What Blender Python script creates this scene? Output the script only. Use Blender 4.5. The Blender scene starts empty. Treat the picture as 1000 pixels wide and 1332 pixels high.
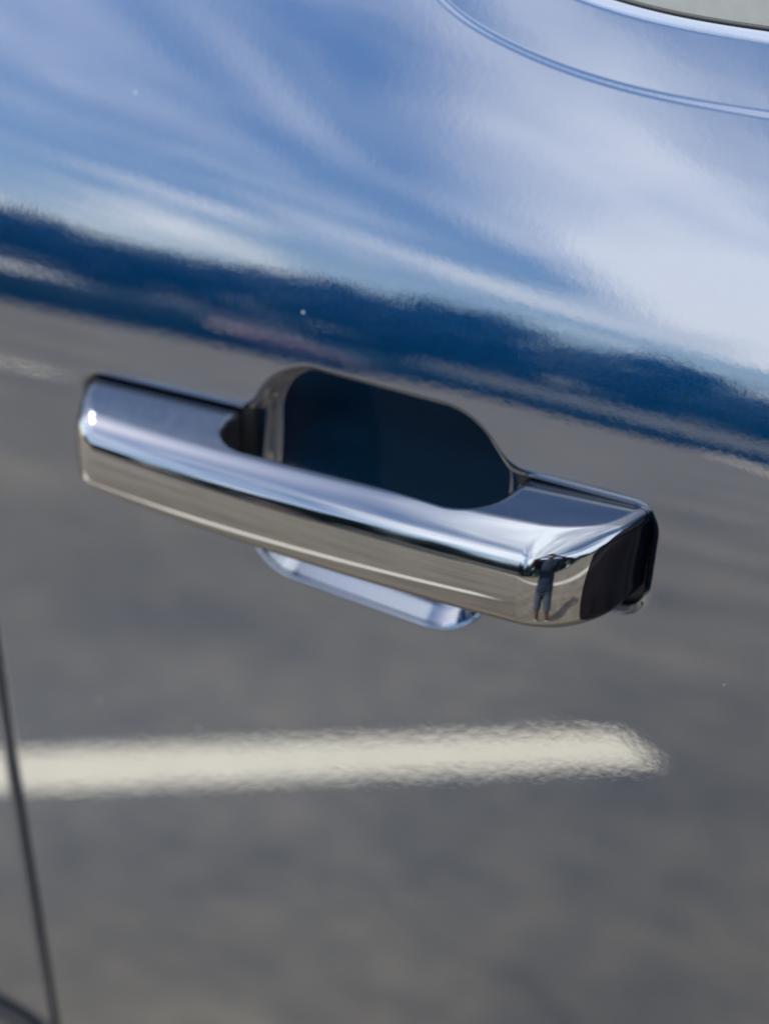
import bpy, bmesh, math, random
import numpy as np
from mathutils import Vector, Matrix

random.seed(7); np.random.seed(7)
S = bpy.context.scene
R = math.radians
HZ = 1.15                      # height of the door handle above the ground

# ------------------------------------------------------------------ camera
PSI, PIT, DIST = R(30), R(30), 0.74
FW = Vector((-math.sin(PSI)*math.cos(PIT), math.cos(PSI)*math.cos(PIT), -math.sin(PIT)))
TGT = Vector((0, -0.02, HZ))
CAM = TGT - FW*DIST
cd = bpy.data.cameras.new('Camera')
cd.sensor_fit = 'VERTICAL'; cd.sensor_height = 36.0
cd.lens = 2572/1332*36.0
cd.clip_start = 0.005; cd.clip_end = 2000
cam = bpy.data.objects.new('Camera', cd); S.collection.objects.link(cam)
cam.location = CAM
cam.rotation_euler = FW.to_track_quat('-Z', 'Y').to_euler()
cd.dof.use_dof = True
cd.dof.focus_distance = 0.672
cd.dof.aperture_fstop = 5.0
S.camera = cam

# ------------------------------------------------------------------ sky, sun, exposure
SUN_DIR = Vector((-0.73, 0.10, 0.67)).normalized()      # towards the sun
SUN_EL = math.asin(SUN_DIR.z)
W = bpy.data.worlds.new('World'); S.world = W; W.use_nodes = True
nt = W.node_tree; N = nt.nodes; L = nt.links; N.clear()
out = N.new('ShaderNodeOutputWorld'); bg = N.new('ShaderNodeBackground')
sky = N.new('ShaderNodeTexSky'); sky.sky_type = 'NISHITA'; sky.sun_disc = False
sky.sun_elevation = SUN_EL; sky.sun_rotation = math.atan2(SUN_DIR.x, SUN_DIR.y)
sky.air_density = 1.0; sky.dust_density = 0.6; sky.ozone_density = 1.6
tc = N.new('ShaderNodeTexCoord'); sep = N.new('ShaderNodeSeparateXYZ'); L.new(tc.outputs['Generated'], sep.inputs[0])
def wm(op, a, b=None, clamp=False):
    n = N.new('ShaderNodeMath'); n.operation = op; n.use_clamp = clamp
    for i, v in enumerate((a, b)):
        if v is None: continue
        if isinstance(v, (int, float)): n.inputs[i].default_value = v
        else: L.new(v, n.inputs[i])
    return n.outputs[0]
zz_ = wm('ADD', wm('MAXIMUM', sep.outputs[2], 0.0), 0.10)
cx = wm('DIVIDE', sep.outputs[0], zz_); cy = wm('DIVIDE', sep.outputs[1], zz_)
cmb = N.new('ShaderNodeCombineXYZ'); L.new(cx, cmb.inputs[0]); L.new(cy, cmb.inputs[1]); cmb.inputs[2].default_value = 3.7
mp = N.new('ShaderNodeMapping'); L.new(cmb.outputs[0], mp.inputs[0])
mp.inputs['Rotation'].default_value = (0, 0, R(35)); mp.inputs['Scale'].default_value = (1.9, 0.45, 1)
mp.inputs['Location'].default_value = (-2.3, 17.3, 0)
no = N.new('ShaderNodeTexNoise'); no.inputs['Scale'].default_value = 0.7; no.inputs['Detail'].default_value = 7
no.inputs['Roughness'].default_value = 0.58; no.inputs['Distortion'].default_value = 0.9
L.new(mp.outputs[0], no.inputs['Vector'])
cr = N.new('ShaderNodeValToRGB'); cr.color_ramp.elements[0].position = 0.45; cr.color_ramp.elements[1].position = 0.63
L.new(no.outputs['Fac'], cr.inputs[0])
mx = N.new('ShaderNodeMix'); mx.data_type = 'RGBA'
L.new(wm('MULTIPLY', cr.outputs[0], 0.9), mx.inputs['Factor']); L.new(sky.outputs[0], mx.inputs[6])
mx.inputs[7].default_value = (9.6, 10.0, 10.5, 1)
L.new(mx.outputs[2], bg.inputs[0]); bg.inputs[1].default_value = 0.10
L.new(bg.outputs[0], out.inputs[0])

sd = bpy.data.lights.new('Sun', 'SUN'); sd.energy = 3.8; sd.angle = R(0.53); sd.color = (1, 0.95, 0.87)
so = bpy.data.objects.new('Sun', sd); S.collection.objects.link(so)
so.rotation_euler = SUN_DIR.to_track_quat('Z', 'Y').to_euler(); so.location = (0, 0, 30)

S.view_settings.view_transform = 'Standard'; S.view_settings.look = 'None'
S.view_settings.gamma = 1.0; S.view_settings.exposure = 1.5; S.view_settings.use_curve_mapping = False
S.render.engine = 'CYCLES'
S.cycles.max_bounces = 10; S.cycles.glossy_bounces = 8; S.cycles.caustics_reflective = False

# ------------------------------------------------------------------ helpers
def link(o): S.collection.objects.link(o); return o
def tag(o, label=None, cat=None, group=None, kind=None):
    if label: o['label'] = label
    if cat: o['category'] = cat
    if group: o['group'] = group
    if kind: o['kind'] = kind
    return o
def empty(name, loc=(0, 0, 0), rz=0):
    o = bpy.data.objects.new(name, None); o.location = loc; o.rotation_euler = (0, 0, rz); o.empty_display_size = 0.1
    return link(o)
def np_mesh(name, V, F, mat, parent=None, normals=None, smooth=True):
    V = np.asarray(V, dtype=np.float32); F = np.asarray(F, dtype=np.int32)
    if normals is not None:
        fn = np.cross(V[F[:, 1]]-V[F[:, 0]], V[F[:, 2]]-V[F[:, 0]])
        if (fn*normals[F[:, 0]]).sum() < 0: F = np.ascontiguousarray(F[:, ::-1])
    me = bpy.data.meshes.new(name)
    k = F.shape[1]
    me.vertices.add(len(V)); me.vertices.foreach_set('co', V.ravel())
    me.loops.add(F.size); me.loops.foreach_set('vertex_index', F.ravel())
    me.polygons.add(len(F)); me.polygons.foreach_set('loop_start', np.arange(0, F.size, k, dtype=np.int32))
    me.update(calc_edges=True); me.validate()
    me.polygons.foreach_set('use_smooth', np.full(len(me.polygons), smooth))
    if normals is not None and len(me.vertices) == len(V):
        me.normals_split_custom_set_from_vertices(normals.astype(np.float32))
    if mat: me.materials.append(mat)
    o = bpy.data.objects.new(name, me); link(o)
    if parent: o.parent = parent
    return o
def bm_obj(name, bm, mat, parent=None, smooth=False):
    me = bpy.data.meshes.new(name); bm.to_mesh(me); bm.free()
    for p in me.polygons: p.use_smooth = smooth
    if mat: me.materials.append(mat)
    o = bpy.data.objects.new(name, me); link(o)
    if parent: o.parent = parent
    return o
def add_box(bm, c, s, rz=0.0):
    m = Matrix.Translation(c) @ Matrix.Rotation(rz, 4, 'Z') @ Matrix.Diagonal((*s, 1))
    return bmesh.ops.create_cube(bm, size=1, matrix=m)
def add_cyl(bm, a, b, r0, r1=None, seg=20):
    a, b = Vector(a), Vector(b); d = b - a
    m = Matrix.Translation((a+b)/2) @ d.to_track_quat('Z', 'Y').to_matrix().to_4x4()
    return bmesh.ops.create_cone(bm, cap_ends=True, segments=seg, radius1=r0, radius2=r0 if r1 is None else r1, depth=d.length, matrix=m)

def tube_mesh(pts, r, seg=10):
    pts = np.asarray(pts, float); n = len(pts)
    T = np.gradient(pts, axis=0); T /= np.linalg.norm(T, axis=1)[:, None]
    ref = np.array([0, 1., 0]); A = np.cross(T, ref); A /= np.linalg.norm(A, axis=1)[:, None]; B = np.cross(T, A)
    th = np.linspace(0, 2*np.pi, seg, endpoint=False)
    V = pts[:, None, :] + r*(np.cos(th)[None, :, None]*A[:, None, :] + np.sin(th)[None, :, None]*B[:, None, :])
    i = np.arange(n-1)[:, None]*seg; j = np.arange(seg)[None, :]; j2 = (j+1) % seg
    F = np.stack([i+j, i+j2, i+seg+j2, i+seg+j], -1).reshape(-1, 4)
    return V.reshape(-1, 3), F

# implicit surface -> quads (surface nets with Newton projection onto the true surface)
def surface_nets(f, lo, hi, h, vals=None):
    lo = np.array(lo, float); hi = np.array(hi, float)
    n = np.ceil((hi-lo)/h).astype(int)+1
    ax = [lo[i]+h*np.arange(n[i]) for i in range(3)]
    if vals is None:
        X, Y, Z = np.meshgrid(*ax, indexing='ij')
        vals = f(X, Y, Z)
    ins = vals < 0
    c = np.zeros(n-1, dtype=np.int8)
    for dx in (0, 1):
        for dy in (0, 1):
            for dz in (0, 1):
                c += ins[dx:n[0]-1+dx, dy:n[1]-1+dy, dz:n[2]-1+dz]
    act = (c > 0) & (c < 8)
    idx = -np.ones(act.shape, dtype=np.int64); ids = np.argwhere(act); idx[act] = np.arange(len(ids))
    P = lo + (ids+0.5)*h
    faces = []
    for a in range(3):
        b, d = (a+1) % 3, (a+2) % 3
        s0 = [slice(None)]*3; s1 = [slice(None)]*3; s0[a] = slice(0, -1); s1[a] = slice(1, None)
        A = ins[tuple(s0)]; B = ins[tuple(s1)]
        e = np.argwhere(A != B)
        e = e[(e[:, b] > 0) & (e[:, d] > 0) & (e[:, b] < n[b]-1) & (e[:, d] < n[d]-1)]
        flip = A[tuple(e.T)]
        def cell(ob, od):
            q = e.copy(); q[:, b] += ob; q[:, d] += od
            return idx[tuple(q.T)]
        q = np.stack([cell(-1, -1), cell(0, -1), cell(0, 0), cell(-1, 0)], 1)
        q[~flip] = q[~flip][:, ::-1]
        faces.append(q)
    return P, np.concatenate(faces), vals, ax
def grad(f, P, e):
    x, y, z = P.T
    return np.stack([f(x+e, y, z)-f(x-e, y, z), f(x, y+e, z)-f(x, y-e, z), f(x, y, z+e)-f(x, y, z-e)], 1)/(2*e)
def project(f, P, h, it=5):
    for _ in range(it):
        g = grad(f, P, h*0.2); v = f(*P.T)
        st = (v/np.maximum((g*g).sum(1), 1e-6))[:, None]*g
        ln = np.linalg.norm(st, axis=1)[:, None]; st *= np.minimum(1, h/np.maximum(ln, 1e-9))
        P = P - st
    g = grad(f, P, h*0.4); g /= np.linalg.norm(g, axis=1)[:, None]
    return P, g
def sstep(a, b, x):
    t = np.clip((x-a)/(b-a), 0, 1); return t*t*(3-2*t)
def smin(a, b, k):
    h = np.clip(0.5+0.5*(b-a)/k, 0, 1); return b*(1-h)+a*h-k*h*(1-h)
def smax(a, b, k): return -smin(-a, -b, k)
def rmax(a, b, r):            # intersection with a rounded edge of radius r
    return np.minimum(-r, np.maximum(a, b)) + np.sqrt(np.maximum(a+r, 0)**2 + np.maximum(b+r, 0)**2)

# ------------------------------------------------------------------ materials
def mat(name):
    m = bpy.data.materials.new(name); m.use_nodes = True
    n = m.node_tree.nodes; n.clear()
    return m, n, m.node_tree.links, n.new('ShaderNodeOutputMaterial')
def nd(n, t, **kw):
    x = n.new(t)
    for k, v in kw.items():
        if k in x.inputs: x.inputs[k].default_value = v
        else: setattr(x, k, v)
    return x
def plain(name, col, rough=0.5, metal=0.0, var=0.0, scale=8.0, bump=0.0, bscale=60, spec=0.5, coat=0.0):
    m, n, l, o = mat(name)
    p = nd(n, 'ShaderNodeBsdfPrincipled', Roughness=rough, Metallic=metal)
    p.inputs['Specular IOR Level'].default_value = spec; p.inputs['Coat Weight'].default_value = coat; p.inputs['Coat Roughness'].default_value = 0.03
    t = nd(n, 'ShaderNodeTexCoord'); z = nd(n, 'ShaderNodeTexNoise', Scale=scale, Detail=6.0); l.new(t.outputs['Object'], z.inputs['Vector'])
    c = nd(n, 'ShaderNodeValToRGB'); l.new(z.outputs['Fac'], c.inputs[0])
    c.color_ramp.elements[0].position = 0.3; c.color_ramp.elements[1].position = 0.7
    c.color_ramp.elements[0].color = (*[v*(1-var) for v in col], 1); c.color_ramp.elements[1].color = (*[min(1, v*(1+var)) for v in col], 1)
    l.new(c.outputs[0], p.inputs['Base Color'])
    if bump:
        z2 = nd(n, 'ShaderNodeTexNoise', Scale=bscale, Detail=4.0); l.new(t.outputs['Object'], z2.inputs['Vector'])
        b = nd(n, 'ShaderNodeBump', Strength=1.0, Distance=bump); l.new(z2.outputs['Fac'], b.inputs['Height']); l.new(b.outputs[0], p.inputs['Normal'])
    l.new(p.outputs[0], o.inputs[0]); return m

def dust(n, l, tco, shader, scale=55.0, thr=0.012, keep=0.90, col=(0.55, 0.55, 0.55, 1)):
    """sparse specks of dust: one small dot in a few of the cells"""
    v = nd(n, 'ShaderNodeTexVoronoi', Scale=scale); l.new(tco, v.inputs['Vector'])
    s = nd(n, 'ShaderNodeSeparateColor'); l.new(v.outputs['Color'], s.inputs[0])
    a = nd(n, 'ShaderNodeMath', operation='GREATER_THAN'); l.new(s.outputs[0], a.inputs[0]); a.inputs[1].default_value = keep
    rr = nd(n, 'ShaderNodeMath', operation='MULTIPLY'); l.new(s.outputs[1], rr.inputs[0]); rr.inputs[1].default_value = thr
    b = nd(n, 'ShaderNodeMath', operation='LESS_THAN'); l.new(v.outputs['Distance'], b.inputs[0]); l.new(rr.outputs[0], b.inputs[1])
    mm = nd(n, 'ShaderNodeMath', operation='MULTIPLY'); l.new(a.outputs[0], mm.inputs[0]); l.new(b.outputs[0], mm.inputs[1])
    m2 = nd(n, 'ShaderNodeMath', operation='MULTIPLY'); l.new(mm.outputs[0], m2.inputs[0]); m2.inputs[1].default_value = 0.7
    d = nd(n, 'ShaderNodeBsdfDiffuse', Color=col)
    x = nd(n, 'ShaderNodeMixShader'); l.new(m2.outputs[0], x.inputs[0]); l.new(shader, x.inputs[1]); l.new(d.outputs[0], x.inputs[2])
    return x.outputs[0]

def make_paint():
    m, n, l, o = mat('blue_metallic_paint')
    t = nd(n, 'ShaderNodeTexCoord'); g = t.outputs['Object']
    # metallic flakes under the clear coat: each tiny cell leans its own way
    v = nd(n, 'ShaderNodeTexVoronoi', Scale=1700.0); l.new(g, v.inputs['Vector'])
    geo = nd(n, 'ShaderNodeNewGeometry')
    sub = nd(n, 'ShaderNodeVectorMath', operation='SUBTRACT'); l.new(v.outputs['Color'], sub.inputs[0]); sub.inputs[1].default_value = (.5, .5, .5)
    sc = nd(n, 'ShaderNodeVectorMath', operation='SCALE'); l.new(sub.outputs[0], sc.inputs[0]); sc.inputs['Scale'].default_value = 0.09
    ad = nd(n, 'ShaderNodeVectorMath', operation='ADD'); l.new(sc.outputs[0], ad.inputs[0]); l.new(geo.outputs['Normal'], ad.inputs[1])
    nm = nd(n, 'ShaderNodeVectorMath', operation='NORMALIZE'); l.new(ad.outputs[0], nm.inputs[0])
    flake = nd(n, 'ShaderNodeBsdfPrincipled', Metallic=1.0, Roughness=0.32)
    flake.inputs['Base Color'].default_value = (0.0010, 0.050, 0.150, 1)
    l.new(nm.outputs[0], flake.inputs['Normal'])
    # orange peel in the clear coat
    a = nd(n, 'ShaderNodeTexNoise', Scale=330.0, Detail=2.5, Roughness=0.5); l.new(g, a.inputs['Vector'])
    b2 = nd(n, 'ShaderNodeTexNoise', Scale=70.0, Detail=1.0); l.new(g, b2.inputs['Vector'])
    bp = nd(n, 'ShaderNodeBump', Strength=1.0, Distance=0.000010); l.new(a.outputs['Fac'], bp.inputs['Height'])
    bq = nd(n, 'ShaderNodeBump', Strength=1.0, Distance=0.000009); l.new(b2.outputs['Fac'], bq.inputs['Height']); l.new(bp.outputs[0], bq.inputs['Normal'])
    gl = nd(n, 'ShaderNodeBsdfGlossy', Color=(1.0, 0.955, 0.875, 1), Roughness=0.012); l.new(bq.outputs[0], gl.inputs['Normal'])
    lw = nd(n, 'ShaderNodeLayerWeight', Blend=0.35); l.new(bq.outputs[0], lw.inputs['Normal'])
    mr = nd(n, 'ShaderNodeMapRange'); l.new(lw.outputs['Fresnel'], mr.inputs[0])
    mr.inputs['From Min'].default_value = 0.0; mr.inputs['From Max'].default_value = 1.0
    mr.inputs['To Min'].default_value = 0.195; mr.inputs['To Max'].default_value = 1.0
    x = nd(n, 'ShaderNodeMixShader'); l.new(mr.outputs[0], x.inputs[0]); l.new(flake.outputs[0], x.inputs[1]); l.new(gl.outputs[0], x.inputs[2])
    l.new(dust(n, l, g, x.outputs[0], 75.0, 0.05, 0.88), o.inputs[0])
    return m
def make_chrome():
    m, n, l, o = mat('polished_chrome')
    t = nd(n, 'ShaderNodeTexCoord'); g = t.outputs['Object']
    a = nd(n, 'ShaderNodeTexNoise', Scale=120.0, Detail=1.0); l.new(g, a.inputs['Vector'])
    bp = nd(n, 'ShaderNodeBump', Strength=1.0, Distance=0.0000025); l.new(a.outputs['Fac'], bp.inputs['Height'])
    p = nd(n, 'ShaderNodeBsdfPrincipled', Metallic=1.0, Roughness=0.015)
    p.inputs['Base Color'].default_value = (0.318, 0.326, 0.345, 1)
    l.new(bp.outputs[0], p.inputs['Normal'])
    sm = nd(n, 'ShaderNodeTexNoise', Scale=38.0, Detail=5.0, Roughness=0.6, Distortion=1.5); l.new(g, sm.inputs['Vector'])
    sr = nd(n, 'ShaderNodeMapRange'); l.new(sm.outputs['Fac'], sr.inputs[0])
    sr.inputs['From Min'].default_value = 0.50; sr.inputs['From Max'].default_value = 0.78; sr.inputs['To Min'].default_value = 0.012; sr.inputs['To Max'].default_value = 0.10
    l.new(sr.outputs[0], p.inputs['Roughness'])          # faint finger smears
    l.new(dust(n, l, g, p.outputs[0], 150.0, 0.07, 0.93), o.inputs[0])
    return m
PAINT = make_paint(); CHROME = make_chrome()
BLACKGLOSS = plain('gloss_black_plastic', (0.006, 0.007, 0.012), 0.08, spec=0.4)
ENDM = plain('end_face_dark_reflection', (0.003, 0.004, 0.009), 0.10, spec=0.18)  # dark reflection in the chrome end, painted as a near-black base colour
BLACK = plain('black_rubber_and_gap_shade', (0.008, 0.008, 0.009), 0.55, var=0.2, scale=200)  # tyre rubber, also the painted shade in the handle gap and scoop
SEALM = plain('black_seal', (0.006, 0.006, 0.007), 0.4)
CLAD = plain('grey_plastic', (0.10, 0.105, 0.12), 0.35, var=0.1, scale=150, bump=0.0002, bscale=900)
GLASS = plain('grey_window_glass', (0.17, 0.178, 0.16), 0.30, var=0.05, scale=220, coat=0.6)
CABIN = plain('dark_cabin', (0.02, 0.02, 0.022), 0.7, var=0.2)
RIM = plain('wheel_rim_metal', (0.5, 0.5, 0.52), 0.25, metal=1.0)

def make_asphalt():
    m, n, l, o = mat('worn_asphalt')
    t = nd(n, 'ShaderNodeTexCoord'); g = t.outputs['Object']
    a = nd(n, 'ShaderNodeTexNoise', Scale=1.1, Detail=8.0, Roughness=0.62); l.new(g, a.inputs['Vector'])
    ca = nd(n, 'ShaderNodeValToRGB'); l.new(a.outputs['Fac'], ca.inputs[0])
    ca.color_ramp.elements[0].position = 0.30; ca.color_ramp.elements[0].color = (0.084, 0.075, 0.061, 1)
    ca.color_ramp.elements[1].position = 0.72; ca.color_ramp.elements[1].color = (0.200, 0.180, 0.146, 1)
    s = nd(n, 'ShaderNodeTexNoise', Scale=160.0, Detail=3.0); l.new(g, s.inputs['Vector'])
    cs = nd(n, 'ShaderNodeValToRGB'); l.new(s.outputs['Fac'], cs.inputs[0])
    cs.color_ramp.elements[0].position = 0.35; cs.color_ramp.elements[0].color = (0.72, 0.72, 0.72, 1)
    cs.color_ramp.elements[1].position = 0.7; cs.color_ramp.elements[1].color = (1.25, 1.22, 1.18, 1)
    mu = nd(n, 'ShaderNodeMix', data_type='RGBA', blend_type='MULTIPLY'); mu.inputs[0].default_value = 1.0
    l.new(ca.outputs[0], mu.inputs[6]); l.new(cs.outputs[0], mu.inputs[7])
    a3 = nd(n, 'ShaderNodeTexNoise', Scale=3.6, Detail=4.0, Roughness=0.55); l.new(g, a3.inputs['Vector'])
    c3 = nd(n, 'ShaderNodeValToRGB'); l.new(a3.outputs['Fac'], c3.inputs[0])
    c3.color_ramp.elements[0].position = 0.32; c3.color_ramp.elements[0].color = (0.84, 0.82, 0.79, 1)
    c3.color_ramp.elements[1].position = 0.66; c3.color_ramp.elements[1].color = (1.12, 1.10, 1.05, 1)
    mu3 = nd(n, 'ShaderNodeMix', data_type='RGBA', blend_type='MULTIPLY'); mu3.inputs[0].default_value = 1.0
    l.new(mu.outputs[2], mu3.inputs[6]); l.new(c3.outputs[0], mu3.inputs[7]); mu = mu3
    a4 = nd(n, 'ShaderNodeTexNoise', Scale=15.0, Detail=5.0, Roughness=0.65); l.new(g, a4.inputs['Vector'])
    c4 = nd(n, 'ShaderNodeValToRGB'); l.new(a4.outputs['Fac'], c4.inputs[0])
    c4.color_ramp.elements[0].position = 0.36; c4.color_ramp.elements[0].color = (0.72, 0.72, 0.72, 1)
    c4.color_ramp.elements[1].position = 0.64; c4.color_ramp.elements[1].color = (1.22, 1.20, 1.16, 1)
    mu4 = nd(n, 'ShaderNodeMix', data_type='RGBA', blend_type='MULTIPLY'); mu4.inputs[0].default_value = 1.0
    l.new(mu.outputs[2], mu4.inputs[6]); l.new(c4.outputs[0], mu4.inputs[7]); mu = mu4
    # cracks
    w = nd(n, 'ShaderNodeTexNoise', Scale=2.0, Detail=5.0); l.new(g, w.inputs['Vector'])
    mxv = nd(n, 'ShaderNodeMix', data_type='RGBA'); mxv.inputs[0].default_value = 0.25; l.new(g, mxv.inputs[6]); l.new(w.outputs['Color'], mxv.inputs[7])
    v = nd(n, 'ShaderNodeTexVoronoi', Scale=0.55, feature='DISTANCE_TO_EDGE'); l.new(mxv.outputs[2], v.inputs['Vector'])
    cv = nd(n, 'ShaderNodeValToRGB'); l.new(v.outputs['Distance'], cv.inputs[0])
    cv.color_ramp.elements[0].position = 0.0; cv.color_ramp.elements[0].color = (0.68, 0.68, 0.68, 1)
    cv.color_ramp.elements[1].position = 0.006; cv.color_ramp.elements[1].color = (1, 1, 1, 1)
    mu2 = nd(n, 'ShaderNodeMix', data_type='RGBA', blend_type='MULTIPLY'); mu2.inputs[0].default_value = 1.0
    l.new(mu.outputs[2], mu2.inputs[6]); l.new(cv.outputs[0], mu2.inputs[7])
    p = nd(n, 'ShaderNodeBsdfPrincipled', Roughness=0.85); l.new(mu2.outputs[2], p.inputs['Base Color'])
    bp = nd(n, 'ShaderNodeBump', Strength=0.6, Distance=0.004); l.new(s.outputs['Fac'], bp.inputs['Height']); l.new(bp.outputs[0], p.inputs['Normal'])
    l.new(p.outputs[0], o.inputs[0]); return m
ASPHALT = make_asphalt()
LINE = plain('worn_white_line_paint', (0.74, 0.71, 0.61), 0.6, var=0.10, scale=25, bump=0.001)
CONCRETE = plain('pale_concrete', (0.48, 0.45, 0.40), 0.8, var=0.15, scale=3, bump=0.002)
GRASS = plain('mown_grass', (0.05, 0.085, 0.025), 0.9, var=0.4, scale=2, bump=0.03, bscale=30)

# ------------------------------------------------------------------ ground
bm = bmesh.new(); bmesh.ops.create_grid(bm, x_segments=2, y_segments=2, size=400)
tag(bm_obj('ground', bm, ASPHALT), 'grey worn asphalt of the car park mirrored in the door', kind='structure')
def strip(name, a, b, w, z0, z1, m):
    a, b = Vector((*a, 0)), Vector((*b, 0)); d = b-a; c = (a+b)/2
    bm = bmesh.new(); add_box(bm, (c.x, c.y, (z0+z1)/2), (d.length, w, z1-z0), math.atan2(d.y, d.x))
    return bm_obj(name, bm, m)
def parking_line(end, L_, label):
    d = Vector((-0.60, 0.80)).normalized(); b = (end[0]+d.x*L_, end[1]+d.y*L_)
    tag(strip('parking_line', end, b, 0.135, 0.0005, 0.0045, LINE), label, 'line', 'painted parking lines')
parking_line((-0.61, -2.14), 5.2, 'broad white parking line mirrored below the handle in the door')
parking_line((-4.25, -5.55), 5.2, 'white parking line whose tip is mirrored left of the handle')

# ------------------------------------------------------------------ the car
car = empty('pickup_truck', (0, 0, 0))
tag(car, 'dark metallic blue truck side with a chrome door handle', 'truck')

ZK = np.array([-800, -600, -400, -200, -60, 0, 50, 85, 130, 200, 320.])
TK = np.array([-6, -3, 1, 4.5, 6, 9.5, 14.4, 20, 27, 36, 46.])
zs = np.linspace(-900, 420, 1321)
ts = np.interp(zs, ZK, TK)
for _ in range(300): ts[1:-1] = (ts[:-2]+2*ts[1:-1]+ts[2:])/4
ys = np.concatenate([[0], np.cumsum(np.tan(np.radians((ts[1:]+ts[:-1])/2)))*(zs[1]-zs[0])]); ys -= np.interp(0, zs, ys)
def prof(z):
    # cubic (Hermite) read-out keeps the reflections free of facets
    i = np.clip(((z-zs[0])/(zs[1]-zs[0])).astype(int), 0, len(zs)-2); h = zs[1]-zs[0]
    t = (z-zs[i])/h; m0 = np.tan(np.radians(ts[i]))*h; m1 = np.tan(np.radians(ts[i+1]))*h
    return (2*t**3-3*t**2+1)*ys[i]+(t**3-2*t**2+t)*m0+(-2*t**3+3*t**2)*ys[i+1]+(t**3-t**2)*m1

def seam_x(z):
    return np.interp(z, [-900, -560, -343, -281, -242, -190, -148, 0, 100, 420], [-150, -172, -184.8, -189.9, -194.3, -200.5, -205.1, -222, -240, -300])
# smooth the seam
_sz = np.linspace(-900, 420, 661); _sx = seam_x(_sz)
for _ in range(200): _sx[1:-1] = (_sx[:-2]+2*_sx[1:-1]+_sx[2:])/4
def seam(z): return np.interp(z, _sz, _sx)

def rbox(x, z, cx, cz, bx, bz, r):
    qx = np.abs(x-cx)-bx+r; qz = np.abs(z-cz)-bz+r
    return np.minimum(np.maximum(qx, qz), 0)+np.sqrt(np.maximum(qx, 0)**2+np.maximum(qz, 0)**2)-r
def wall(s, r, th):
    """depth below the skin at s mm inside an opening: rolled edge, then a wall at th degrees"""
    th = np.radians(th); w = np.maximum(s+0.8, 0); we = r*np.sin(th)
    return np.where(w < we, r-np.sqrt(np.maximum(r*r-np.minimum(w, we)**2, 0)), r*(1-np.cos(th))+(w-we)*np.tan(th))
def footprint(x, z):
    zt = 13.0+0.030*(x+150); zt = np.minimum(zt, 18.8+0*x); zb = -23.0-0.009*(x+150)
    zc = (zt+zb)/2; hh = (zt-zb)/2
    return rbox(x, (z-zc)/hh*22.0, -29.0, 0, 129.5, 22.0, 11.0)
def pocket(x, z):
    zz = z+0.035*x*sstep(10, -20, z)+0.010*x
    return rbox(x, zz, -16.5, -8.6, 57.8, 45.2, 32.0-8.0*sstep(10, -30, z)*sstep(0, -40, x)-4.0*sstep(-10, 15, z)*sstep(0, -40, x))
FZ = np.linspace(-80, 70, 301); FT = np.interp(FZ, [-60, -15, 8, 35, 60], [16, 14, 4, -4, -6])
FY = np.cumsum(np.tan(np.radians(FT)))*0.5; FY += 16.5-np.interp(0, FZ, FY)
def recess(x, z):
    dF = footprint(x, z); dP = pocket(x, z); u = smin(dF, dP, 8.0)
    th = 76-19*sstep(-15, -38, z)
    rr = 2.6+1.8*sstep(-4, 4, dP-dF)
    fl = np.maximum(np.interp(z, FZ, FY)-prof(z), 8.2)
    inner = smin(wall(-dP, 2.6, th), fl, 5.0+4.0*sstep(-60, -25, x))
    return smin(wall(-u, rr, th), smax(8.0+0*u, inner, 2.5), 2.0)

CRE = np.array([(-75, 420), (-66, 300), (-55, 230), (-50, 187), (-28, 168.5), (-10, 162), (20.4, 155.1), (45.7, 151.8), (66.8, 150.4), (86.8, 150.2), (108.9, 150.6), (200, 151), (500, 150), (900, 150)], float)
def poly_curve(P, step):
    t = np.concatenate([[0], np.cumsum(np.linalg.norm(np.diff(P, axis=0), axis=1))])
    s = np.arange(0, t[-1], step); Q = np.stack([np.interp(s, t, P[:, 0]), np.interp(s, t, P[:, 1])], 1)
    for _ in range(int(150/step)): Q[1:-1] = (Q[:-2]+2*Q[1:-1]+Q[2:])/4
    return Q
CREC = poly_curve(CRE, 3.0)
def crease_dist(x, z):
    """signed distance to the window-surround crease, positive on the window side"""
    shp = x.shape; x = x.ravel(); z = z.ravel(); res = np.full(x.shape, -200.0)
    m = (z > 110) & (x > -160)
    xm, zm = x[m], z[m]; best = np.full(xm.shape, 1e9); sgn = np.ones(xm.shape)
    A = CREC[:-1]; B = CREC[1:]
    for a, b in zip(A, B):
        d = b-a; ll = d@d
        near = (xm > min(a[0], b[0])-70) & (xm < max(a[0], b[0])+70)
        if not near.any(): continue
        px, pz = xm[near]-a[0], zm[near]-a[1]
        t = np.clip((px*d[0]+pz*d[1])/ll, 0, 1)
        dist = np.hypot(px-t*d[0], pz-t*d[1])
        cr = d[0]*pz-d[1]*px
        k = dist < best[near]
        bb = best[near]; bb[k] = dist[k]; best[near] = bb
        ss = sgn[near]; ss[k] = np.where(cr[k] > 0, 1, -1); sgn[near] = ss
    res[m] = np.where(best < 1e8, best*sgn, np.where(xm > 0, 200, -200.0))
    return res.reshape(shp)
BELT = 23.5
def surround(x, z):
    s = crease_dist(x, z)
    y = 0.50*sstep(-0.9, 1.5, s)
    y += -0.05*(np.sqrt(np.clip(s, -20, BELT)**2+1.5)+np.clip(s, -20, BELT))/2*sstep(-20, -6, s)
    y += 1.0*sstep(BELT-3, BELT, s)**2 + 14.0*sstep(BELT-0.6, BELT+5, s)
    return y

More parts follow.
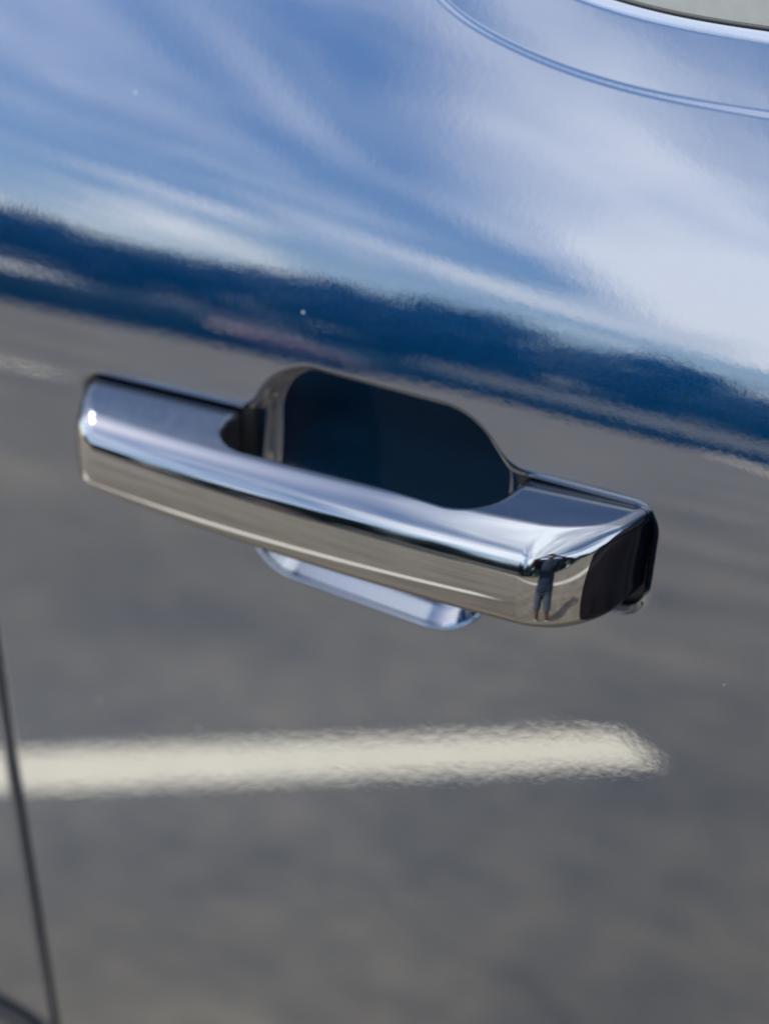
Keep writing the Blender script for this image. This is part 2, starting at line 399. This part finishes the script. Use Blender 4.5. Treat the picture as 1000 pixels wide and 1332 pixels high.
def axis(parts):
    v = [parts[0][0]]
    for a, b, st in parts:
        n = max(1, int(round((b-a)/st))); v += list(a+(b-a)*(np.arange(n)+1)/n)
    return np.array(v)
def grid_faces(nr, nc, flip=False):
    i = np.arange(nr-1)[:, None]*nc; j = np.arange(nc-1)[None, :]
    q = np.stack([i+j, i+j+1, i+nc+j+1, i+nc+j], -1).reshape(-1, 4)
    return q[:, ::-1] if flip else q
zax = axis([(-700, -420, 14), (-420, -80, 2.5), (-80, -64, 1), (-64, 52, 0.42), (52, 60, 0.8), (60, 140, 2.0), (140, 185, 0.5), (185, 230, 1.0), (230, 300, 8)])
uax = axis([(0, 5, 0.35), (5, 42, 2.5), (42, 330, 0.42), (330, 360, 1.5), (360, 520, 4), (520, 900, 14)])
U, Z = np.meshgrid(uax, zax)
def edge_roll(u, r=3.2):
    w = np.clip(r-u, 0, r); return r-np.sqrt(np.maximum(r*r-w*w, 0)) + np.where(u < 0.01, 9.0, 0)
X = seam(Z)+1.7+U
Y = prof(Z)+edge_roll(U)
msk = (X > -180) & (X < 120) & (Z > -80) & (Z < 62)
Yr = np.zeros_like(Y); Yr[msk] = recess(X[msk], Z[msk])
Y = Y+Yr+surround(X, Z)
V = np.stack([X/1000, Y/1000, HZ+Z/1000], -1).reshape(-1, 3)
door = np_mesh('door', V, grid_faces(len(zax), len(uax)), PAINT, car)
tag(door, 'dark metallic blue door skin with a scooped finger pocket')

# the body panel behind the door gap
zax2 = axis([(-700, -420, 14), (-420, 150, 3), (150, 300, 8)])
uax2 = -axis([(0, 5, 0.35), (5, 120, 3.0), (120, 1300, 30)])
U, Z = np.meshgrid(uax2, zax2)
X = seam(Z)-1.7+U; Y = prof(Z)+edge_roll(-U)
V = np.stack([X/1000, Y/1000, HZ+Z/1000], -1).reshape(-1, 3)
rp = np_mesh('rear_panel', V, grid_faces(len(zax2), len(uax2), True), PAINT, car)
# backing inside the gap
zq = np.linspace(-700, 300, 80); xq = seam(zq)
V = np.concatenate([np.stack([(xq-9)/1000, (prof(zq)+7.5)/1000, HZ+zq/1000], 1), np.stack([(xq+9)/1000, (prof(zq)+7.5)/1000, HZ+zq/1000], 1)])
i = np.arange(79); F = np.stack([i, i+80, i+81, i+1], 1)
np_mesh('door_gap_seal', V, F, BLACK, car)
# wheel-arch trim in the lower left corner
ax_ = np.array([(-420, -395), (-330, -362), (-270, -350), (-219.5, -346.0), (-204, -347.5), (-188, -352), (-176, -362), (-168, -380)], float)
aq = poly_curve(ax_, 4.0)
V, F = tube_mesh(np.stack([aq[:, 0]/1000, (prof(aq[:, 1])-2.0)/1000, HZ+aq[:, 1]/1000], 1), 0.0042)
tag(np_mesh('arch_trim', V, F, SEALM, car), 'black wheel-arch trim curving into the lower left corner')
bq = aq[:]; lo_ = np.full(len(bq), -700.0)
V = np.concatenate([np.stack([bq[:, 0]/1000, (prof(bq[:, 1])-1.4)/1000, HZ+bq[:, 1]/1000], 1), np.stack([bq[:, 0]/1000, (prof(bq[:, 1])-12)/1000, HZ+(bq[:, 1]-60)/1000], 1), np.stack([bq[:, 0]/1000, (prof(lo_)-10)/1000, HZ+lo_/1000], 1)])
n_ = len(bq); i = np.arange(n_-1); F = np.concatenate([np.stack([i+n_, i+n_+1, i+1, i], 1), np.stack([i+2*n_, i+2*n_+1, i+n_+1, i+n_], 1)])
np_mesh('arch_cladding', V, F, CLAD, car)

# window seal and glass
nrm = np.gradient(CREC, axis=0); nrm = np.stack([-nrm[:, 1], nrm[:, 0]], 1); nrm /= np.linalg.norm(nrm, axis=1)[:, None]
def belt_pts(off, dy):
    Q = CREC+nrm*off
    k = (Q[:, 1] < 300) & (Q[:, 0] < 700)
    Q = Q[k]
    return np.stack([Q[:, 0]/1000, (prof(Q[:, 1])+2.4+dy)/1000, HZ+Q[:, 1]/1000], 1)
b0 = belt_pts(BELT+0.8, 0.4)
V, F = tube_mesh(b0, 0.0011, 8)
tag(np_mesh('window_seal', V, F, SEALM, car), 'thin black seal along the lower window edge')
rings = [belt_pts(BELT+0.3, 1.5)]
m_ = len(rings[0])
for k in range(1, 16):
    P = rings[0].copy(); P[:, 2] += 0.030*k; P[:, 1] += 0.017*k + 0.0004*k*k*0.3; P[:, 0] += 0.0*k
    rings.append(P)
V = np.concatenate(rings); F = grid_faces(16, m_)
gw = np_mesh('window_glass', V, F, GLASS, car)
tag(gw, 'pale grey window glass at the upper right corner')
# cabin block, roof and floor behind the skin so that no light comes through
bm = bmesh.new()
pts = [(0.10, 0.47), (0.10, 1.30), (0.22, 1.42), (0.45, 1.86), (0.60, 1.92), (1.30, 1.92), (1.45, 1.86), (1.70, 1.42), (1.80, 1.25), (1.80, 0.47)]
vs = [[bm.verts.new((x, y, z)) for (y, z) in pts] for x in (-0.9, 0.72)]
for a in range(len(pts)): bm.faces.new([vs[0][a], vs[0][(a+1) % len(pts)], vs[1][(a+1) % len(pts)], vs[1][a]])
bm.faces.new(vs[0][::-1]); bm.faces.new(vs[1]); bmesh.ops.recalc_face_normals(bm, faces=bm.faces)
bm_obj('cabin', bm, CABIN, car)
def wheel(x):
    w = empty('wheel', (x, 0.12, 0.40)); w.parent = car
    bm = bmesh.new(); add_cyl(bm, (0, -0.11, 0), (0, 0.14, 0), 0.40, seg=48); bmesh.ops.bevel(bm, geom=[e for e in bm.edges if e.calc_face_angle(0) > 1], offset=0.03, segments=3, affect='EDGES')
    bm_obj('tyre', bm, BLACK, w, True)
    bm = bmesh.new(); add_cyl(bm, (0, -0.125, 0), (0, -0.10, 0), 0.25, 0.26, seg=40); bm_obj('rim', bm, RIM, w)
wheel(-0.72)

# ------------------------------------------------------------------ the chrome handle (mm: x along, y outward, z up)
def zt0(x): return 10.2+0.0295*(x+140)
def zb0(x): return -19.3-0.007*(x+140)
def scoop_f(x, y):
    r = 22-5*sstep(-40, 20, x)
    ax_ = np.abs(x+18.0)-61.5+r; ay = (y-25.0)+r
    return np.minimum(np.maximum(ax_, ay), 0)+np.sqrt(np.maximum(ax_, 0)**2+np.maximum(ay, 0)**2)-r
def handle_f(x, y, z):
    zc = -11.0
    front = (y-(43.0-(x+20)**2/2200.0-(z-zc)**2/(2*44.0)))*0.94
    top = z-(zt0(x)-0.5*((y-14)/22.0)**2)
    bot = (zb0(x)+(np.maximum(30-y, 0))*0.10)-z
    left = -((x+152.5+0*y)*0.90-(y)*0.44)
    right = (x-95.8+0.17*y)/1.015
    back = -11-y
    # finger opening
    sc = scoop_f(x, y)
    plan = rmax(front, right, 25.0)
    plan = rmax(plan, left, 10.0)
    rt_ = 7.8-3.2*sstep(26, 12, y)
    body = rmax(plan, top, rt_)
    body = rmax(body, bot, 6.0)
    body = rmax(body, -sc, 2.4+3.0*sstep(0, 40, x))
    return rmax(body, back, 1.0)
h = 0.62
P, F, _, _ = surface_nets(handle_f, (-160, -13, -32), (101, 50, 26), h)
P, G = project(handle_f, P, h, 6)
# move the vertices next to the rim of the end face onto it, so that the rim runs clean
ENDN = 0.74
def end_phi(Q):
    g = grad(handle_f, Q, h*0.4); return g[:, 0]/np.linalg.norm(g, axis=1)-ENDN
FN = G[F].mean(1); FC = P[F].mean(1)
END_DARK = (FC[:, 0] > 70) & (FN[:, 0] > ENDN)
cnt = np.zeros(len(P), int); cin = np.zeros(len(P), int)
np.add.at(cnt, F.ravel(), 1); np.add.at(cin, F[END_DARK].ravel(), 1)
rim = np.where((cin > 0) & (cin < cnt))[0]
Q = P[rim].copy(); Q0 = Q.copy()
for _ in range(6):
    ph = end_phi(Q); e = 0.15
    gp = np.stack([end_phi(Q+np.eye(3)[k]*e)-end_phi(Q-np.eye(3)[k]*e) for k in range(3)], 1)/(2*e)
    nn = grad(handle_f, Q, h*0.4); nn /= np.linalg.norm(nn, axis=1)[:, None]
    gp -= (gp*nn).sum(1)[:, None]*nn
    st = -(ph/np.maximum((gp*gp).sum(1), 4e-4))[:, None]*gp
    ln = np.linalg.norm(st, axis=1)[:, None]; Q += st*np.minimum(1, 0.15/np.maximum(ln, 1e-9))
    d_ = Q-Q0; ln = np.linalg.norm(d_, axis=1)[:, None]; Q = Q0+d_*np.minimum(1, 0.45/np.maximum(ln, 1e-9))
Q, gq = project(handle_f, Q, h, 3)
P[rim] = Q; G[rim] = gq
FN = G[F].mean(1); FC = P[F].mean(1)
grip = (np.abs(scoop_f(FC[:, 0], FC[:, 1])) < 0.6) & (FC[:, 1] < 27) & (FN[:, 2] < 0.35) & (FN[:, 2] > -0.35) & (FC[:, 1] > -2)
def to_world(P): return np.stack([P[:, 0]/1000, -P[:, 1]/1000, HZ+P[:, 2]/1000], 1)
def nworld(G): return np.stack([G[:, 0], -G[:, 1], G[:, 2]], 1)
def sub(name, mask, m, parent):
    f = F[mask]; u, inv = np.unique(f, return_inverse=True)
    return np_mesh(name, to_world(P[u]), inv.reshape(f.shape)[:, ::-1], m, parent, nworld(G[u]))
handle = sub('door_handle', ~(grip | END_DARK), CHROME, car)
tag(handle, 'polished chrome pull handle with rounded ends')
sub('blackened_grip_scoop', grip, BLACK, handle)  # black grip back; scoop walls blackened too, keeping mirrored strips out of the pocket
tag(sub('end_face_dark', END_DARK, ENDM, handle), 'end face of the handle with its dark reflection painted in')
# black plate added in the recess as painted shade of the handle gap
def gap_shade(x0, x1):
    xs = np.arange(x0, x1, 0.6); zq = np.arange(-36, 26, 0.6); Xg, Zg = np.meshgrid(xs, zq)
    Yg = prof(Zg)+4.4
    keep = (footprint(Xg, Zg) < -0.2) & (pocket(Xg, Zg) > 1.0)
    q = grid_faces(len(zq), len(xs)); q = q[keep.ravel()[q].all(1)]
    u, inv = np.unique(q, return_inverse=True)
    V = np.stack([Xg/1000, Yg/1000, HZ+Zg/1000], -1).reshape(-1, 3)[u]
    n = len(u); f = inv.reshape(q.shape)
    e = np.concatenate([f[:, [0, 1]], f[:, [1, 2]], f[:, [2, 3]], f[:, [3, 0]]]); es = np.sort(e, 1)
    _, ix, ct = np.unique(es, axis=0, return_index=True, return_counts=True); be = e[ix[ct == 1]]
    V2 = V.copy(); V2[:, 1] += 0.004
    side = np.stack([be[:, 1], be[:, 0], be[:, 0]+n, be[:, 1]+n], 1)
    return np_mesh('gap_shade', np.concatenate([V, V2]), np.concatenate([f, f[:, ::-1]+n, side]), BLACK, handle, smooth=False)
gap_shade(-160, -60); gap_shade(30, 106)

# ------------------------------------------------------------------ the photographer (seen only as a reflection in the chrome)
SKIN = plain('skin', (0.11, 0.06, 0.042), 0.55, var=0.08, scale=20)
SHIRT = plain('navy_shirt_cloth', (0.007, 0.018, 0.046), 0.85, var=0.2, scale=14, bump=0.004, bscale=25)
SHORTS = plain('grey_blue_shorts_cloth', (0.050, 0.066, 0.092), 0.9, var=0.15, scale=14, bump=0.004, bscale=25)
SHOE = plain('white_shoe', (0.70, 0.70, 0.70), 0.6, var=0.05)
HAIR = plain('dark_hair', (0.012, 0.010, 0.009), 0.7, var=0.3, scale=60)
CAMB = plain('camera_black', (0.012, 0.012, 0.013), 0.45, var=0.1, scale=80)
LENSG = plain('lens_glass', (0.01, 0.008, 0.02), 0.02, coat=1.0)
fh = Vector((-math.sin(PSI), math.cos(PSI), 0)); rh = Vector((math.cos(PSI), math.sin(PSI), 0))
base = CAM-fh*0.50; base.z = 0
person = empty('person', base, PSI)
tag(person, 'person in navy shirt and grey shorts photographing, mirrored in the chrome corner', 'person')
k_ = 0.955
def capsules(C, inflate=0.0, kk=0.03, h=0.011, cut=None, pad=0.05):
    P0 = np.array([np.minimum(c[0], c[1])-max(c[2], c[3])-pad for c in C]).min(0); P1 = np.array([np.maximum(c[0], c[1])+max(c[2], c[3])+pad for c in C]).max(0)
    def f(x, y, z):
        r = np.full(np.shape(x), 1e3)
        for a, b, ra, rb in C:
            a = np.array(a); b = np.array(b); d = b-a; ll = max(d@d, 1e-9)
            t = np.clip(((x-a[0])*d[0]+(y-a[1])*d[1]+(z-a[2])*d[2])/ll, 0, 1)
            q = np.sqrt((x-a[0]-t*d[0])**2+(y-a[1]-t*d[1])**2+(z-a[2]-t*d[2])**2)-(ra+(rb-ra)*t)-inflate
            r = smin(r, q, kk)
        if cut is not None: r = np.maximum(r, cut(x, y, z))
        return r
    P, F, _, _ = surface_nets(f, P0, P1, h)
    P, G = project(f, P, h, 4)
    return P, F[:, ::-1], G
def cap(a, b, ra, rb=None): return (tuple(np.array(a, float)*k_), tuple(np.array(b, float)*k_), ra*k_, (ra if rb is None else rb)*k_)
legs, torso, arms, head, hands = [], [], [], [], []
for s in (-1, 1):
    hip, kn, an = (s*0.095, 0, 0.90), (s*0.125, 0.02, 0.49), (s*0.145, -0.02, 0.09)
    legs += [cap(hip, kn, 0.085, 0.056), cap(kn, (s*0.14, -0.015, 0.30), 0.054, 0.056), cap((s*0.14, -0.015, 0.30), an, 0.056, 0.036)]
    legs += [cap(an, (s*0.155, 0.12, 0.035), 0.036, 0.03)]
    sh, el, wr = (s*0.185, 0.0, 1.42), (s*0.365, 0.20, 1.35), (s*0.135, 0.385, 1.52)
    arms += [cap(sh, el, 0.055, 0.043), cap(el, wr, 0.043, 0.028)]
    pal = (s*0.095, 0.40, 1.555)
    hands += [cap(wr, pal, 0.030, 0.032)]
    for j, (dz, ln) in enumerate(((0.030, 0.062), (0.010, 0.070), (-0.010, 0.066), (-0.028, 0.052))):
        a = (pal[0]-s*0.005, pal[1]+0.028, pal[2]+dz); b = (pal[0]-s*0.022, a[1]+ln*0.5, a[2]+0.004); c = (pal[0]-s*0.045, b[1]+0.005, b[2])
        hands += [cap(a, b, 0.0095, 0.009), cap(b, c, 0.009, 0.0075)]
    hands += [cap((pal[0], pal[1]-0.01, pal[2]-0.02), (pal[0]-s*0.035, pal[1]-0.022, pal[2]-0.028), 0.011, 0.009)]
torso = [cap((-0.08, 0, 0.95), (0.08, 0, 0.95), 0.105), cap((-0.06, 0, 1.10), (0.06, 0, 1.10), 0.105), cap((-0.10, 0.0, 1.30), (0.10, 0.0, 1.30), 0.105), cap((-0.15, 0, 1.41), (0.15, 0, 1.41), 0.062),
         cap((0, 0, 1.0), (0, 0, 1.35), 0.11)]
head = [cap((0, 0.0, 1.42), (0, 0.05, 1.54), 0.055, 0.052), cap((0, 0.06, 1.63), (0, 0.085, 1.60), 0.092, 0.082), cap((0, 0.11, 1.55), (0, 0.09, 1.60), 0.048, 0.07),
        cap((0, 0.155, 1.605), (0, 0.172, 1.58), 0.012, 0.016), cap((-0.088, 0.06, 1.61), (-0.092, 0.06, 1.585), 0.016, 0.012), cap((0.088, 0.06, 1.61), (0.092, 0.06, 1.585), 0.016, 0.012)]
P, F, G = capsules(legs+torso+arms+head+hands, kk=0.012, h=0.0085)
np_mesh('body', P, F, SKIN, person, G)
P, F, G = capsules(torso+[cap((s*0.185, 0, 1.42), (s*0.305, 0.135, 1.372), 0.072, 0.070) for s in (-1, 1)], inflate=0.018, kk=0.05, h=0.012, cut=lambda x, y, z: np.maximum(0.92*k_-z, np.abs(x)-0.275))
np_mesh('shirt', P, F, SHIRT, person, G)
P, F, G = capsules([cap((-0.085, 0, 0.93), (0.085, 0, 0.93), 0.118)]+[cap((s*0.095, 0, 0.90), (s*0.130, 0.015, 0.48), 0.105, 0.092) for s in (-1, 1)], kk=0.02, h=0.012, cut=lambda x, y, z: np.maximum(0.53*k_-z, z-0.99*k_))
np_mesh('shorts', P, F, SHORTS, person, G)
for s in (-1, 1):
    P, F, G = capsules([cap((s*0.143, -0.055, 0.05), (s*0.160, 0.145, 0.032), 0.045, 0.038), cap((s*0.145, -0.03, 0.08), (s*0.145, -0.03, 0.09), 0.048)], kk=0.03, h=0.01, cut=lambda x, y, z: 0.001-z)
    np_mesh('shoe', P, F, SHOE, person, G)
P, F, G = capsules([cap((0, 0.035, 1.655), (0, 0.05, 1.655), 0.098), cap((0, 0.02, 1.62), (0, 0.0, 1.58), 0.085, 0.06)], kk=0.03, h=0.01)
np_mesh('hair', P, F, HAIR, person, G)
# camera held up to the face
hc = empty('photo_camera', CAM-FW*0.015)
hc.rotation_euler = cam.rotation_euler
tag(hc, 'black photo camera held in front of the face of the photographer', 'camera')
bm = bmesh.new(); add_box(bm, (0, 0, 0.115), (0.135, 0.085, 0.035)); bmesh.ops.bevel(bm, geom=bm.edges[:], offset=0.008, segments=3, affect='EDGES')
bm_obj('camera_body', bm, CAMB, hc, True)
bm = bmesh.new(); add_box(bm, (0, 0.052, 0.115), (0.05, 0.03, 0.04)); bmesh.ops.bevel(bm, geom=bm.edges[:], offset=0.008, segments=3, affect='EDGES')
bm_obj('viewfinder_hump', bm, CAMB, hc, True)
bm = bmesh.new(); add_cyl(bm, (0, 0, 0.10), (0, 0, 0.004), 0.036, 0.038, 40)
ln = bm_obj('lens_barrel', bm, CAMB, hc)
bm = bmesh.new(); add_cyl(bm, (0, 0, 0.004), (0, 0, 0.002), 0.029, 0.028, 40)
bm_obj('front_glass', bm, LENSG, ln)

# ------------------------------------------------------------------ what the paint and chrome mirror from across the car park
def arc(r, a0, a1, n):                 # azimuth measured from -y towards -x
    a = np.linspace(R(a0), R(a1), n); return np.stack([-np.sin(a)*r, -np.cos(a)*r], 1)
def ribbon(name, pts, w, z0, z1, m):
    T = np.gradient(pts, axis=0); T /= np.linalg.norm(T, axis=1)[:, None]; Nn = np.stack([-T[:, 1], T[:, 0]], 1)
    V = []
    for off, z in ((-w/2, z0), (-w/2, z1), (w/2, z1), (w/2, z0)):
        q = pts+Nn*off; V.append(np.stack([q[:, 0], q[:, 1], np.full(len(q), z)], 1))
    V = np.concatenate(V); n = len(pts); i = np.arange(n-1); F = []
    for a in range(4):
        b = (a+1) % 4; F.append(np.stack([a*n+i, a*n+i+1, b*n+i+1, b*n+i], 1))
    return np_mesh(name, V, np.concatenate(F), m, smooth=False)
kq = np.stack([np.linspace(-22, 10, 60), np.linspace(-60, 9, 60)], 1)
tag(ribbon('kerb', kq, 0.40, -0.05, 0.13, CONCRETE), kind='structure')

LEAF = plain('dark_foliage', (0.014, 0.044, 0.062), 0.7, var=0.5, scale=1.2)
BARK = plain('bark', (0.07, 0.055, 0.04), 0.9, var=0.3, scale=6, bump=0.02, bscale=14)
def tree_meshes(seed, hgt, rad):
    rg = np.random.RandomState(seed)
    bm = bmesh.new(); add_cyl(bm, (0, 0, -0.2), (0.1, 0.05, hgt*0.55), 0.20, 0.11, 9)
    for q in range(6):
        a = q*1.05+rg.rand(); add_cyl(bm, (0.06, 0.03, hgt*(0.28+0.05*q)), (math.cos(a)*rad*0.6, math.sin(a)*rad*0.6, hgt*(0.5+0.06*q)), 0.075, 0.03, 6)
    tm = bpy.data.meshes.new('trunk'); bm.to_mesh(tm); bm.free(); tm.materials.append(BARK)
    cl = rg.randn(26, 3); cl /= np.linalg.norm(cl, axis=1)[:, None]; cl *= (rg.rand(26, 1)**0.4); cl = cl*np.array([rad*0.8, rad*0.8, hgt*0.33])+np.array([0, 0, hgt*0.62])
    n = 3600; c = cl[rg.randint(0, 26, n)]+rg.randn(n, 3)*np.array([rad*0.20, rad*0.20, hgt*0.075])
    a = rg.randn(n, 3); a /= np.linalg.norm(a, axis=1)[:, None]; b = np.cross(a, rg.randn(n, 3)); b /= np.linalg.norm(b, axis=1)[:, None]
    sz = 0.16+0.16*rg.rand(n, 1)
    V = np.stack([c-a*sz, c+b*sz*0.55, c+a*sz, c-b*sz*0.55], 1).reshape(-1, 3); F = np.arange(4*n).reshape(-1, 4)
    o = np_mesh('crown', V, F, LEAF); cm = o.data; bpy.data.objects.remove(o)
    return tm, cm
TM = [tree_meshes(11, 8.5, 3.3), tree_meshes(12, 7.0, 3.2), tree_meshes(13, 6.0, 3.0)]
def plant_tree(x, y, k, sc, rz):
    t = empty('tree', (x, y, 0), rz); t.scale = (sc, sc, sc)
    tag(t, 'dark leafy tree of the row behind the far kerb', 'tree', 'trees behind the far kerb')
    for nm, me in (('trunk', TM[k][0]), ('crown', TM[k][1])):
        o = bpy.data.objects.new(nm, me); link(o); o.parent = t
rg = random.Random(5)
az = -100.0
while az < 75:
    r = 46+rg.uniform(-5, 8); k = rg.choice((0, 1, 2)); sc = rg.uniform(0.85, 1.15)
    if 8 < az < 31: sc *= 1.08
    elif az > 37.5: sc *= 1.15
    elif az > 35.3:
        az = 37.6; continue
    plant_tree(-math.sin(R(az))*r, -math.cos(R(az))*r, k, sc, rg.uniform(0, 6.28))
    az += rg.uniform(3.2, 5.6)

def parked_car(label, loc, rz, col, suv=False):
    body = plain('car_paint', col, 0.25, var=0.0, coat=1.0); gl = BLACKGLOSS
    c = empty('parked_car', loc, rz); tag(c, label, 'car', 'cars parked at the far kerb')
    hh = 0.25 if suv else 0.0
    prof_ = [(-2.2, 0.32), (-2.28, 0.62), (-2.2, 0.92+hh), (-1.2, 1.0+hh), (0.8, 1.0+hh), (1.95, 0.84+hh*0.8), (2.22, 0.62), (2.2, 0.32)]
    bm = bmesh.new(); vs = [[bm.verts.new((x, s*0.9, z)) for x, z in prof_] for s in (-1, 1)]; n = len(prof_)
    for a in range(n): bm.faces.new([vs[0][a], vs[0][(a+1) % n], vs[1][(a+1) % n], vs[1][a]])
    bm.faces.new(vs[0][::-1]); bm.faces.new(vs[1]); bmesh.ops.recalc_face_normals(bm, faces=bm.faces)
    bmesh.ops.bevel(bm, geom=bm.edges[:], offset=0.06, segments=3, affect='EDGES'); bm_obj('body', bm, body, c, True)
    x0, x1, t0, t1 = (-2.1, 0.95, -1.9, 0.2) if suv else (-1.65, 0.95, -0.95, 0.2); zr = 1.46+hh
    bm = bmesh.new(); q = [bm.verts.new(v) for v in [(x0, -.84, 1+hh), (x1, -.84, 1+hh), (x1, .84, 1+hh), (x0, .84, 1+hh), (t0, -.66, zr), (t1, -.66, zr), (t1, .66, zr), (t0, .66, zr)]]
    for fce in ((0, 1, 5, 4), (1, 2, 6, 5), (2, 3, 7, 6), (3, 0, 4, 7), (4, 5, 6, 7)): bm.faces.new([q[v] for v in fce])
    bm_obj('window_band', bm, gl, c)
    bm = bmesh.new(); add_box(bm, ((t0+t1)/2, 0, zr+0.02), (t1-t0+0.1, 1.36, 0.05)); bmesh.ops.bevel(bm, geom=bm.edges[:], offset=0.02, segments=2, affect='EDGES'); bm_obj('roof', bm, body, c, True)
    for x in (-1.35, 1.35):
        for s in (-1, 1):
            bm = bmesh.new(); add_cyl(bm, (x, s*0.72, 0.33), (x, s*0.92, 0.33), 0.33, seg=28); w = bm_obj('wheel', bm, BLACK, c)
            bm = bmesh.new(); add_cyl(bm, (x, s*0.915, 0.33), (x, s*0.93, 0.33), 0.2, seg=20); bm_obj('rim', bm, RIM, w)
    for s in (-1, 1):
        bm = bmesh.new(); add_box(bm, (2.17, s*0.68, 0.70), (0.08, 0.32, 0.12)); bm_obj('headlight', bm, RIM, c)
def polar(r, a): return (-math.sin(R(a))*r, -math.cos(R(a))*r, 0)
parked_car('tall white parked car mirrored left above the handle', polar(25, 38.5), R(38), (0.75, 0.75, 0.74), True)
parked_car('dark red parked car next to the tall white one', polar(25, 31.5), R(32), (0.10, 0.015, 0.015))
parked_car('black tall parked car mirrored beside the photographer', polar(30, -14), R(-10), (0.012, 0.013, 0.016), True)
parked_car('silver parked car mirrored right of the photographer', polar(34, -48), R(-40), (0.35, 0.36, 0.38))
def hedge(label, P, hgt, wid, n, sz, seed):
    rg = np.random.RandomState(seed); q = poly_curve(np.array([polar(*p)[:2] for p in P]), 0.5)
    c = np.zeros((n, 3)); i = rg.randint(0, len(q), n); c[:, :2] = q[i]+rg.uniform(-wid/2, wid/2, (n, 2))
    top = hgt*(0.88+0.12*np.sin(i*0.23)+0.06*rg.randn(n)); c[:, 2] = top*rg.rand(n)**0.8
    a = rg.randn(n, 3); a /= np.linalg.norm(a, axis=1)[:, None]; b = np.cross(a, rg.randn(n, 3)); b /= np.linalg.norm(b, axis=1)[:, None]
    V = np.stack([c-a*sz, c+b*sz*0.6, c+a*sz, c-b*sz*0.6], 1).reshape(-1, 3)
    h_ = empty('hedge', (0, 0, 0)); tag(h_, label, 'hedge', 'hedges around the car park')
    np_mesh('foliage', V, np.arange(4*n).reshape(-1, 4), LEAF, h_)
    core = ribbon('stems', q, wid*0.5, 0.0, hgt*0.7, LEAF); core.parent = h_
hedge('low dark hedge curving close on the left of the mirrored car park', [(13, 75), (13.5, 58), (15, 46), (18, 39), (24, 32), (38, 27), (60, 24)], 1.15, 1.2, 26000, 0.09, 3)
hedge('tall dark hedge under the far row of trees', [(52, 75), (50, 45), (52, 20), (50, -20), (48, -60), (46, -100)], 3.0, 3.0, 40000, 0.22, 4)
bm = bmesh.new(); a_, b_ = Vector(polar(47, 26)), Vector(polar(44, 6)); d_ = b_-a_; c_ = (a_+b_)/2
add_box(bm, (c_.x, c_.y, 0.95), (d_.length, 0.25, 1.9), math.atan2(d_.y, d_.x)); add_box(bm, (c_.x, c_.y, 1.94), (d_.length+0.1, 0.36, 0.08), math.atan2(d_.y, d_.x))
tag(bm_obj('garden_wall', bm, CONCRETE), 'long low pale wall before the far trees', 'wall')
hedge('short dark hedge in front of the pale wall', [(41, 25), (38, 16), (37, 8)], 0.9, 1.0, 8000, 0.12, 6)
